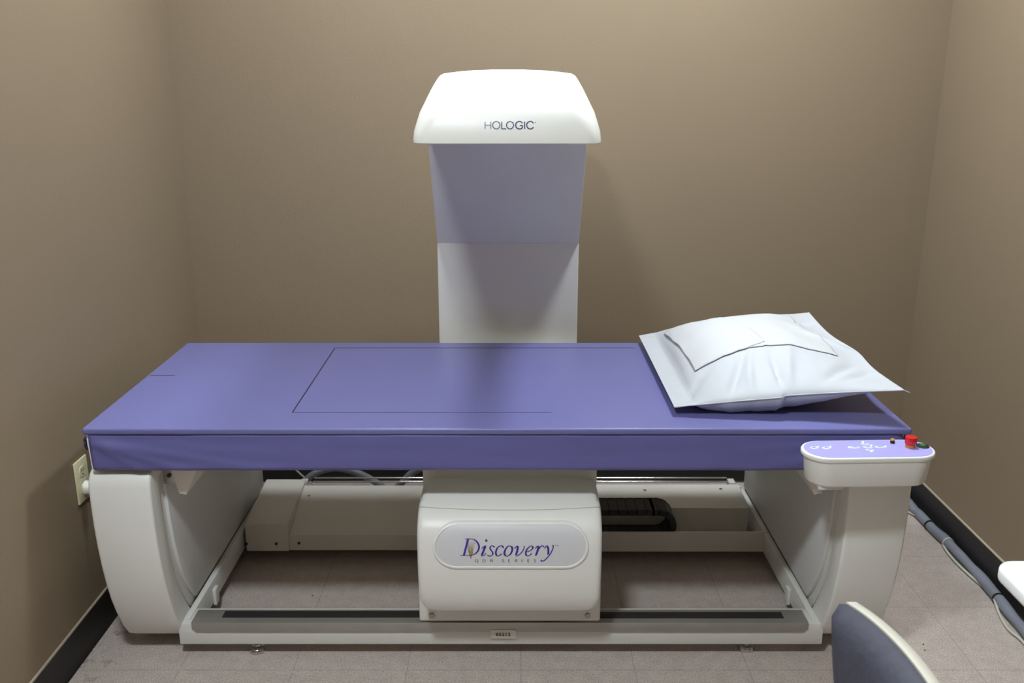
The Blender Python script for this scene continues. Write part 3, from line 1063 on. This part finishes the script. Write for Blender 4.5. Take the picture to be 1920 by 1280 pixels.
def line(xa, ya, xb, yb, w=0.0022, z=0.7103):
    d_ = Vector((xb - xa, yb - ya, 0)); n_ = Vector((-d_.y, d_.x, 0)).normalized() * w / 2
    a_, b_ = Vector((xa, ya, z)), Vector((xb, yb, z))
    ln.faces.new([ln.verts.new(q) for q in (a_ - n_, b_ - n_, b_ + n_, a_ + n_)])


line(-0.556, 2.770, 0.385, 2.770, 0.0042)
line(0.46, 2.770, 0.66, 2.770, 0.0024)
line(-0.556, 2.188, 0.10, 2.188, 0.0028)
line(-0.556, 2.187, -0.556, 2.7715, 0.0036)
line(0.66, 2.188, 0.66, 2.770, 0.0032)
lab(obj_bm('outline_mark', ln, M['mark'], pad, smooth=False), 'thin dark outline printed on the pad')
ln = bmesh.new()
line(-1.030, 2.490, -0.960, 2.490, 0.0032)
lab(obj_bm('centre_mark', ln, M['mark'], pad, smooth=False), 'short dark line at the foot end')

# skirt: fabric band pulled over the front of the table, wrapping round the right end
path = [(-1.031, 2.0825), (-1.018, 2.0825), (-1.0, 2.083)] + [(-1.0 + 1.93 * k / 150, 2.083) for k in range(1, 151)] + [(0.943, 2.086), (0.953, 2.098), (0.958, 2.13)] + [(0.958, 2.13 + 0.66 * k / 30) for k in range(1, 31)]
NZ = 16
V, F = [], []
for i, (px_, py_) in enumerate(path):
    for j in range(NZ + 1):
        t = j / NZ
        z = 0.6915 - t * (0.0955 if py_ < 2.09 else 0.0925)
        x, y = px_, py_
        x = max(x, -1.0292 + 0.003 * t) if i < 1 else x
        dx = max(0.0, x + 1.03)
        w = 0
        # folds radiating from the upper left corner
        if x < -0.5:
            ax, az = (x + 1.03), (0.683 - z)
            for sl, amp in ((0.18, 0.0075), (0.34, 0.007), (0.62, 0.005)):
                dd = az - 0.008 - ax * sl
                w += amp * math.exp(-(dd / 0.011) ** 2) * math.exp(-ax * 4.5) * min(1, ax * 22)
        # mirrored folds by the right corner
        if x > 0.55 and y < 2.12:
            ax, az = (0.96 - x), (0.683 - z)
            for sl, amp in ((0.20, 0.006), (0.05, 0.005)):
                dd = az - 0.010 - ax * sl
                w += amp * math.exp(-(dd / 0.012) ** 2) * math.exp(-ax * 2.5)
        w += 0.0026 * noise.noise(Vector((x * 3.0, y * 3, z * 26)))
        w += 0.0008 * noise.noise(Vector((x * 11.0, y * 9, z * 55)))
        hem = 0.0012 if 0.84 < t < 0.87 else 0
        curl = 0.010 * max(0, (t - 0.9) / 0.1) ** 2
        off = w - curl - hem * 0
        if y > 2.13:
            x += off
        else:
            y -= off
        V.append((x, y, z))
for i in range(len(path) - 1):
    for j in range(NZ):
        a = i * (NZ + 1) + j
        F.append((a, a + 1, a + NZ + 2, a + NZ + 1))
sk = obj_py('skirt', V, F, M['skirt'], pad, ang=180)
so = sk.modifiers.new('thick', 'SOLIDIFY'); so.thickness = 0.0018; so.offset = 1
lab(sk, 'violet fabric skirt pulled over the table edge')
# bunched cloth at the left end
bm = bmesh.new()
bmesh.ops.create_icosphere(bm, subdivisions=4, radius=1.0)
for v in bm.verts:
    n_ = 1 + 0.22 * noise.noise(v.co * 2.4) + 0.10 * noise.noise(v.co * 6)
    v.co = Vector((-1.052 + v.co.x * 0.011 * n_, 2.135 + v.co.y * 0.026 * n_, 0.655 + v.co.z * 0.022 * n_))
obj_bm('bunched_cloth', bm, M['dark_violet'], pad, ang=180)
V, F = [], []
for i in range(31):
    for j in range(9):
        y = 2.15 + 0.62 * i / 30
        z = 0.683 - 0.075 * j / 8
        V.append((-1.0435 - 0.004 * noise.noise(Vector((y * 14, z * 30, 3))), y, z))
for i in range(30):
    for j in range(8):
        a = i * 9 + j
        F.append((a, a + 1, a + 10, a + 9))
e_ = obj_py('end_skirt', V, F, M['dark_violet'], pad, ang=180)
so = e_.modifiers.new('thick', 'SOLIDIFY'); so.thickness = 0.0015
# black strap end at the right corner
tube('strap_end', [(0.966, 2.16, 0.680), (0.976, 2.145, 0.679), (0.981, 2.14, 0.668), (0.976, 2.135, 0.655), (0.970, 2.14, 0.645)], 0.0028, M['black'], pad, seg=8)
adopt(pad)

# ------------------------------------------------------------------ pillow
ZP = 0.7105
PIL_C = [  # corners of the seam: back-left, back-right, front-right, front-left
    Vector((0.405, 2.825, 0.735)), Vector((0.925, 2.780, 0.822)), Vector((0.945, 2.100, 0.800)), Vector((0.405, 2.160, 0.735))]


def pil_base(u, v):
    """u 0..1 left->right, v 0..1 front->back; seam surface"""
    fl, fr, bl, br_ = PIL_C[3], PIL_C[2], PIL_C[0], PIL_C[1]
    p = fl * (1 - u) * (1 - v) + fr * u * (1 - v) + bl * (1 - u) * v + br_ * u * v
    # edges pulled inwards between the corners
    bow = 0.030
    p.y += bow * 0.6 * math.sin(PI * u) * (1 - v) * (0.3 if u < .5 else 0.9)
    p.y -= bow * math.sin(PI * u) * v * 0.4
    p.x -= (0.022 - 0.022 * math.exp(-((v - 0.42) / 0.16) ** 2)) * math.sin(PI * v) * u
    p.z += 0.012 * math.sin(PI * u) * v + 0.020 * math.sin(PI * min(1, u * 1.0)) * (1 - v) * 0.1
    return p


def pil_thick(u, v):
    uu = max(0.0, (u - 0.10) / 0.90)
    a = max(0.0, math.sin(PI * min(1, uu) ** 0.72)) ** (0.55 + 0.75 * max(0.0, (u - 0.55) / 0.45))
    b = max(0.0, math.sin(PI * v)) ** 0.55
    return a * b


def pil_wrinkle(u, v):
    w = 0.0
    # creases running in from the front seam, right side and right corner
    for (cu_, cv_, ang_, ln_, amp, wd) in ((0.30, 0.10, 62, 0.22, -0.008, 0.020), (0.37, 0.10, 75, 0.20, 0.006, 0.018), (0.50, 0.10, 80, 0.16, -0.006, 0.016),
                                           (0.56, 0.12, 70, 0.18, 0.005, 0.02), (0.80, 0.14, 40, 0.18, -0.005, 0.018), (0.88, 0.12, 30, 0.15, -0.005, 0.014),
                                           (0.92, 0.55, 165, 0.18, -0.011, 0.022), (0.93, 0.47, 150, 0.20, 0.006, 0.022), (0.88, 0.80, 200, 0.20, -0.006, 0.020),
                                           (0.10, 0.10, 50, 0.2, -0.004, 0.02), (0.12, 0.5, 85, 0.3, 0.004, 0.03)):
        a = math.radians(ang_)
        dx, dy = u - cu_, v - cv_
        along = dx * math.cos(a) + dy * math.sin(a)
        across = -dx * math.sin(a) + dy * math.cos(a)
        w += 1.7 * amp * math.exp(-(across / wd) ** 2) * math.exp(-(along / ln_) ** 2)
    w += 0.004 * noise.noise(Vector((u * 6, v * 6, 1.3))) + 0.0018 * noise.noise(Vector((u * 17, v * 15, 4.3)))
    return w


def pil_top(u, v):
    p = pil_base(u, v)
    th = pil_thick(u, v)
    # stuffing peaks toward the back right
    h = 0.052 + 0.016 * u + 0.020 * v * (1 - v) * 4 * 0.3
    edge = min(1, 12 * min(u, 1 - u, v, 1 - v))
    p.z += th * h + pil_wrinkle(u, v) * edge
    return p


def pil_bot(u, v):
    p = pil_base(u, v)
    th = pil_thick(u, v)
    z = p.z - th * 0.115 - 0.0012
    p.z = max(ZP + 0.0006, z + 0.3 * pil_wrinkle(u, v))
    return p


pillow = empty('pillow', (0.67, 2.47, ZP), 'white pillow in a disposable cover, on the right end of the lavender pad', 'pillow')
N1, N2 = 76, 76
V, F = [], []
for j in range(N2 + 1):
    for i in range(N1 + 1):
        V.append(pil_top(i / N1, j / N2))
nb = len(V)
for j in range(N2 + 1):
    for i in range(N1 + 1):
        V.append(pil_bot(i / N1, j / N2))
W_ = N1 + 1
for j in range(N2):
    for i in range(N1):
        a = j * W_ + i
        F.append((a, a + 1, a + W_ + 1, a + W_))
        F.append((nb + a, nb + a + W_, nb + a + W_ + 1, nb + a + 1))
bord = [i for i in range(W_)] + [j * W_ + N1 for j in range(1, N2 + 1)] + [N2 * W_ + i for i in range(N1 - 1, -1, -1)] + [j * W_ for j in range(N2 - 1, 0, -1)]
for k in range(len(bord)):
    a, b = bord[k], bord[(k + 1) % len(bord)]
    F.append((a, nb + a, nb + b, b))
obj_py('pillow_body', V, F, M['linen'], pillow, ang=75)
# piped seam along the front edge with a pointed tip at the right corner
seam = [pil_base(k / 40, 0.0) + Vector((0, -0.001, 0.0)) for k in range(3, 41)]
sb = bmesh.new()
add_tube(sb, seam + [seam[-1] + Vector((0.012, -0.006, -0.004))], 0.0016, seg=6, rfun=lambda t: 0.0016 * (1 if t < .97 else .5))
seam = [pil_base(1.0, k / 40) for k in range(0, 41)]
add_tube(sb, seam, 0.0014, seg=6)
obj_bm('seam', sb, M['linen'], pillow, ang=75)
adopt(pillow)

# two folded paper towels lying over the pillow


def towel(name, quad, label, lift, n1=60, n2=44, ripple=0.0):
    """quad: four (u, v) corners on the pillow"""
    V, F = [], []
    for j in range(n2 + 1):
        for i in range(n1 + 1):
            s_, t_ = i / n1, j / n2
            a = Vector(quad[0]) * (1 - s_) * (1 - t_) + Vector(quad[1]) * s_ * (1 - t_) + Vector(quad[2]) * s_ * t_ + Vector(quad[3]) * (1 - s_) * t_
            p = pil_top(a[0], a[1])
            # the towel spans small hollows
            avg = Vector((0, 0, 0))
            for q in ((0.03, 0), (-0.03, 0), (0, 0.03), (0, -0.03)):
                avg += pil_top(min(.999, max(.001, a[0] + q[0])), min(.999, max(.001, a[1] + q[1])))
            p.z += lift
            p.z += ripple * math.sin(t_ * PI * 3.0) ** 2 * (1 - s_) * 0.5
            V.append(p)
    w_ = n1 + 1
    for j in range(n2):
        for i in range(n1):
            a = j * w_ + i
            F.append((a, a + 1, a + w_ + 1, a + w_))
    o = obj_py(name, V, F, M['paper'], None, ang=60)
    so_ = o.modifiers.new('thick', 'SOLIDIFY'); so_.thickness = 0.0010; so_.offset = 1
    return tag(o, label, 'paper towel', 'paper towels on the pillow')


towel('paper_towel', [(0.40, 0.33), (0.86, 0.30), (0.86, 0.90), (0.40, 0.93)], 'folded white paper towel on the raised right part of the pillow', 0.0022)
towel('paper_towel', [(0.15, 0.24), (0.52, 0.36), (0.46, 0.93), (0.12, 0.86)], 'folded white paper towel on the left part of the pillow, nearest its open hem', 0.0038, ripple=0.006)

# ------------------------------------------------------------------ hoses seen through the gap under the pad, behind the table
tag(tube('grey_hose', catmull([(-0.83, 3.12, 0.013), (-0.79, 3.13, 0.06), (-0.74, 3.14, 0.112), (-0.66, 3.15, 0.135), (-0.58, 3.15, 0.118), (-0.51, 3.14, 0.085), (-0.45, 3.13, 0.04), (-0.40, 3.12, 0.013)], 8), 0.0125, M['hose'], seg=12),
    'long grey hose arching off the floor behind the table, left of the arm column', 'hose')
tag(tube('grey_hose', catmull([(-0.45, 3.22, 0.014), (-0.415, 3.20, 0.055), (-0.38, 3.19, 0.095), (-0.34, 3.18, 0.12), (-0.30, 3.18, 0.125), (-0.27, 3.19, 0.10), (-0.26, 3.20, 0.014)], 8), 0.0125, M['hose'], seg=12),
    'short grey hose bend close beside the arm column behind the table', 'hose')
tag(tube('white_cable', catmull([(-0.90, 3.20, 0.22), (-0.86, 3.19, 0.175), (-0.81, 3.18, 0.115), (-0.77, 3.18, 0.075), (-0.71, 3.19, 0.02), (-0.66, 3.21, 0.006), (-0.60, 3.24, 0.005)], 8), 0.0035, M['white_wire'], seg=8),
    'thin white cable hanging behind the rear left corner cover', 'cable')

# ------------------------------------------------------------------ wall outlet and plug (left wall)
ol = empty('wall_outlet', (XL, 2.31, 0.47), 'ivory duplex power outlet on the left wall beside the table end', 'outlet')
bm = bmesh.new(); add_box(bm, XL + 0.0003, XL + 0.006, 2.275, 2.346, 0.410, 0.530, 0.002, 2)
obj_bm('cover_plate', bm, M['ivory'], ol)
for zc_ in (0.495, 0.445):
    bm = bmesh.new()
    add_prism(bm, rounded_rect(2.3105 - 0.0165, 2.3105 + 0.0165, zc_ - 0.0145, zc_ + 0.0145, 0.010, 5), 'x', XL + 0.0055, XL + 0.0075, 0.0005, 1)
    so_ = obj_bm('socket', bm, M['ivory'], ol)
    sb = bmesh.new()
    add_box(sb, XL + 0.0072, XL + 0.0078, 2.3035, 2.3055, zc_ - 0.001, zc_ + 0.008)
    add_box(sb, XL + 0.0072, XL + 0.0078, 2.3155, 2.3175, zc_ - 0.001, zc_ + 0.008)
    add_cyl(sb, (XL + 0.0075, 2.3105, zc_ - 0.008), 0.0025, 0.0006, axis='x', seg=10)
    lab(obj_bm('slots', sb, M['black'], so_), 'dark socket slots')
adopt(ol)
pl = empty('power_plug', (XL + 0.01, 2.31, 0.445), 'white plug in the lower socket of the wall outlet, cord hanging down', 'plug')
bm = bmesh.new(); add_cyl(bm, (XL + 0.022, 2.312, 0.445), 0.020, 0.028, axis='x', seg=24, r2=0.015, bevel=0.003)
obj_bm('plug_body', bm, M['hose'] if False else M['white'], pl)
lab(tube('plug_cord', catmull([(XL + 0.034, 2.312, 0.443), (XL + 0.052, 2.314, 0.43), (XL + 0.055, 2.33, 0.36), (XL + 0.045, 2.36, 0.20), (XL + 0.04, 2.40, 0.06), (XL + 0.045, 2.46, 0.008), (XL + 0.06, 2.7, 0.006)], 6), 0.0035, M['black'], pl, seg=8), 'black cord')
adopt(pl)

# ------------------------------------------------------------------ cable bundle along the right wall
cbund = empty('cable_bundle', (1.45, 2.6, 0), 'thick grey wrapped cable bundle on the floor along the right wall', 'cable')


def onfloor(px, py, z):
    v = (640 - py) / FPX
    dy = math.cos(PITCH) + math.sin(PITCH) * v
    dz = -math.sin(PITCH) + math.cos(PITCH) * v
    t = (z - CAM_H) / dz
    return Vector(((px - 960) / FPX * t, dy * t, z))


rad = 0.0165
cpts = [(1.475, 3.24, rad), (1.462, 3.05, rad)] + [onfloor(a, b, rad) for a, b in ((1722, 962), (1750, 992), (1775, 1012), (1800, 1034), (1830, 1058), (1848, 1085), (1872, 1122), (1900, 1158), (1925, 1186))]
last = cpts[-1]
cpts += [(1.44, last[1] - 0.12, rad), (1.45, last[1] - 0.3, rad), (1.45, 1.75, rad), (1.44, 1.5, rad)]
cpts = [(min(p[0], XR - 0.004 - rad - 0.010), p[1], p[2]) for p in cpts]
pts = catmull(cpts, 8)
tube('hose_wrap', pts, rad, M['hose'], cbund, seg=16, rfun=lambda t: rad * (1 + 0.10 * math.sin(t * 40) * math.sin(t * 17)))
wp = [(1700, 955), (1716, 963), (1740, 974), (1752, 983), (1765, 1004), (1778, 1030), (1800, 1056), (1830, 1084), (1858, 1108), (1868, 1122), (1878, 1150), (1895, 1178), (1925, 1205)]
wpts = [onfloor(a - 4, b + 1, 0.016 if k in (2, 9) else 0.007) for k, (a, b) in enumerate(wp)]
wpts += [(1.41, wpts[-1][1] - 0.15, 0.006), (1.40, 1.6, 0.006)]
lab(tube('side_wire', catmull(wpts, 6), 0.0042, M['white_wire'], cbund, seg=8), 'thin white wire running along the bundle')


def tie(px, py, m, lb, w=0.0035):
    c = onfloor(px, py, rad)
    i = min(range(len(pts)), key=lambda k: (pts[k] - c).length)
    d_ = (pts[min(i + 1, len(pts) - 1)] - pts[max(i - 1, 0)]).normalized()
    bm = bmesh.new()
    add_tube(bm, [pts[i] - d_ * w, pts[i] + d_ * w], rad * 1.13, seg=18)
    lab(obj_bm('cable_tie', bm, m, cbund), lb)


tie(1745, 985, M['black'], 'black tie')
tie(1782, 1016, M['white_wire'], 'pale tape band')
tie(1868, 1120, M['black'], 'black tie')
adopt(cbund)

# ------------------------------------------------------------------ office chair (backrest in the foreground)
chair = empty('office_chair', (0.20, 0.93, 0), 'grey upholstered office chair with cream back shell, in front of the scanner at the right', 'chair')
# the backrest stands in the y-z plane, curved, facing -x
Y0c, Y1c, Z0c, Z1c = 0.74, 1.200, 0.46, 0.812


def backrest(off_fn, inset, ny=26, nz=26):
    """grid of a rounded back in (y, z), x from off_fn"""
    P = []
    for j in range(nz + 1):
        row = []
        for i in range(ny + 1):
            u, v = -1 + 2 * i / ny, -1 + 2 * j / nz
            # squircle map
            uu = u * math.sqrt(1 - 0.2 * v * v) if True else u
            vv = v * math.sqrt(1 - 0.2 * u * u)
            k = 1.0 / math.sqrt(1 - 0.42 * 0)
            z = (Z0c + Z1c) / 2 + vv * (Z1c - Z0c) / 2 * inset
            nar = max(0.70, 1 - 2.3 * max(0.0, 0.805 - z))
            y = (Y0c + Y1c) / 2 + uu * (Y1c - Y0c) / 2 * inset * nar
            row.append((off_fn(u, v, y, z), y, z))
        P.append(row)
    return P


def shell_mesh(name, fa, fb, inset, m, lbl, sub=1):
    A, B = backrest(fa, inset), backrest(fb, inset)
    V, F = [], []
    nz, ny = len(A), len(A[0])
    for G in (A, B):
        for r in G:
            V += r
    n = nz * ny
    for j in range(nz - 1):
        for i in range(ny - 1):
            a = j * ny + i
            F.append((a, a + 1, a + ny + 1, a + ny))
            F.append((n + a, n + a + ny, n + a + ny + 1, n + a + 1))
    bord = [i for i in range(ny)] + [j * ny + ny - 1 for j in range(1, nz)] + [(nz - 1) * ny + i for i in range(ny - 2, -1, -1)] + [j * ny for j in range(nz - 2, 0, -1)]
    for k in range(len(bord)):
        a, b = bord[k], bord[(k + 1) % len(bord)]
        F.append((a, b, n + b, n + a))
    o = obj_py(name, V, F, m, chair, ang=70)
    return lab(o, lbl)


def xc(y, z):
    # gentle bow: the far edge comes forward, the low part too
    c = (y - (Y0c + Y1c) / 2) / ((Y1c - Y0c) / 2)
    return 0.500 - 0.030 * c * c + 0.02 * ((z - 0.62) / 0.17) * 0.3


def pil_edge(u, v):
    return max(0.0, 1 - max(abs(u), abs(v)) ** 6) ** 0.5


shell_mesh('backrest', lambda u, v, y, z: xc(y, z) - 0.012 - 0.030 * pil_edge(u, v), lambda u, v, y, z: xc(y, z) - 0.001, 1.0, M['chair_grey'], 'grey upholstered pad')
shell_mesh('back_shell', lambda u, v, y, z: xc(y, z), lambda u, v, y, z: xc(y, z) + 0.014 + 0.012 * pil_edge(u, v), 1.010, M['cream'], 'cream plastic shell')
bm = bmesh.new()
add_tube(bm, catmull([(0.515, 0.967, 0.60), (0.530, 0.967, 0.50), (0.50, 0.967, 0.415), (0.40, 0.967, 0.395), (0.25, 0.967, 0.395)], 6), 0.016, seg=12)
obj_bm('back_post', bm, M['black'], chair, ang=50)
bm = bmesh.new()
sp = rounded_rect(-0.02, 0.44, 0.735, 1.20, 0.09, 8)
add_prism(bm, sp, 'z', 0.42, 0.485, 0.02, 4)
lab(obj_bm('seat', bm, M['chair_grey'], chair, ang=50), 'grey upholstered seat')
cyl('gas_column', (0.20, 0.967, 0.25), 0.025, 0.34, M['black'], chair)
bm = bmesh.new()
for k in range(5):
    a = 2 * PI * k / 5 + 0.3
    e = (0.20 + 0.28 * math.cos(a), 0.967 + 0.28 * math.sin(a), 0.075)
    add_tube(bm, [(0.20, 0.967, 0.11), ((0.20 + e[0]) / 2, (0.967 + e[1]) / 2, 0.10), e], 0.018, seg=10, rfun=lambda t: 0.022 - 0.008 * t)
obj_bm('star_base', bm, M['black'], chair, ang=50)
for k in range(5):
    a = 2 * PI * k / 5 + 0.3
    c = (0.20 + 0.28 * math.cos(a), 0.967 + 0.28 * math.sin(a))
    bm = bmesh.new()
    add_cyl(bm, (c[0], c[1] - 0.012, 0.026), 0.026, 0.016, axis='y', seg=20, bevel=0.003)
    add_cyl(bm, (c[0], c[1] + 0.012, 0.026), 0.026, 0.016, axis='y', seg=20, bevel=0.003)
    add_cyl(bm, (c[0], c[1], 0.05), 0.007, 0.05, seg=10)
    obj_bm('caster', bm, M['black'], chair)
adopt(chair)

# ------------------------------------------------------------------ desk at the right edge
desk = empty('desk', (1.17, 0.8, 0), 'white laminate desk with rounded corner, cut off by the right edge of the picture', 'desk')
bm = bmesh.new()
dp = rounded_rect(0.832, XR - 0.002, 0.10, 1.430, 0.035, 8)
add_prism(bm, dp, 'z', 0.692, 0.720, 0.008, 4)
lab(obj_bm('desk_top', bm, M['desk'], desk, ang=50), 'white laminate top')
for x, y in ((0.98, 0.2), (0.98, 1.18), (1.44, 0.2), (1.44, 1.18)):
    box('leg', x - 0.02, x + 0.02, y - 0.02, y + 0.02, 0.0, 0.692, M['desk'], desk, bevel=0.004)
adopt(desk)

# some grit on the floor under the machine
for gx, gy in ((586, 1117), (1731, 1208), (1734, 1219)):
    c = onfloor(gx, gy, 0.0)
    bm = bmesh.new()
    bmesh.ops.create_icosphere(bm, subdivisions=2, radius=0.0022)
    for v in bm.verts:
        v.co = Vector((v.co.x * (1 + .4 * noise.noise(v.co * 900)), v.co.y * 1.2, v.co.z * 0.5)) + Vector((c.x, c.y, 0.0011))
    lb = {586: 'tiny dark crumb on the floor tiles under the left half of the table', 1731: 'tiny dark crumb on the open floor right of the chair, the farther of two',
          1734: 'tiny dark crumb on the open floor right of the chair, the nearer of two'}[gx]
    tag(obj_bm('crumb', bm, M['black']), lb, 'crumb', 'crumbs on the floor')

adopt(scanner)
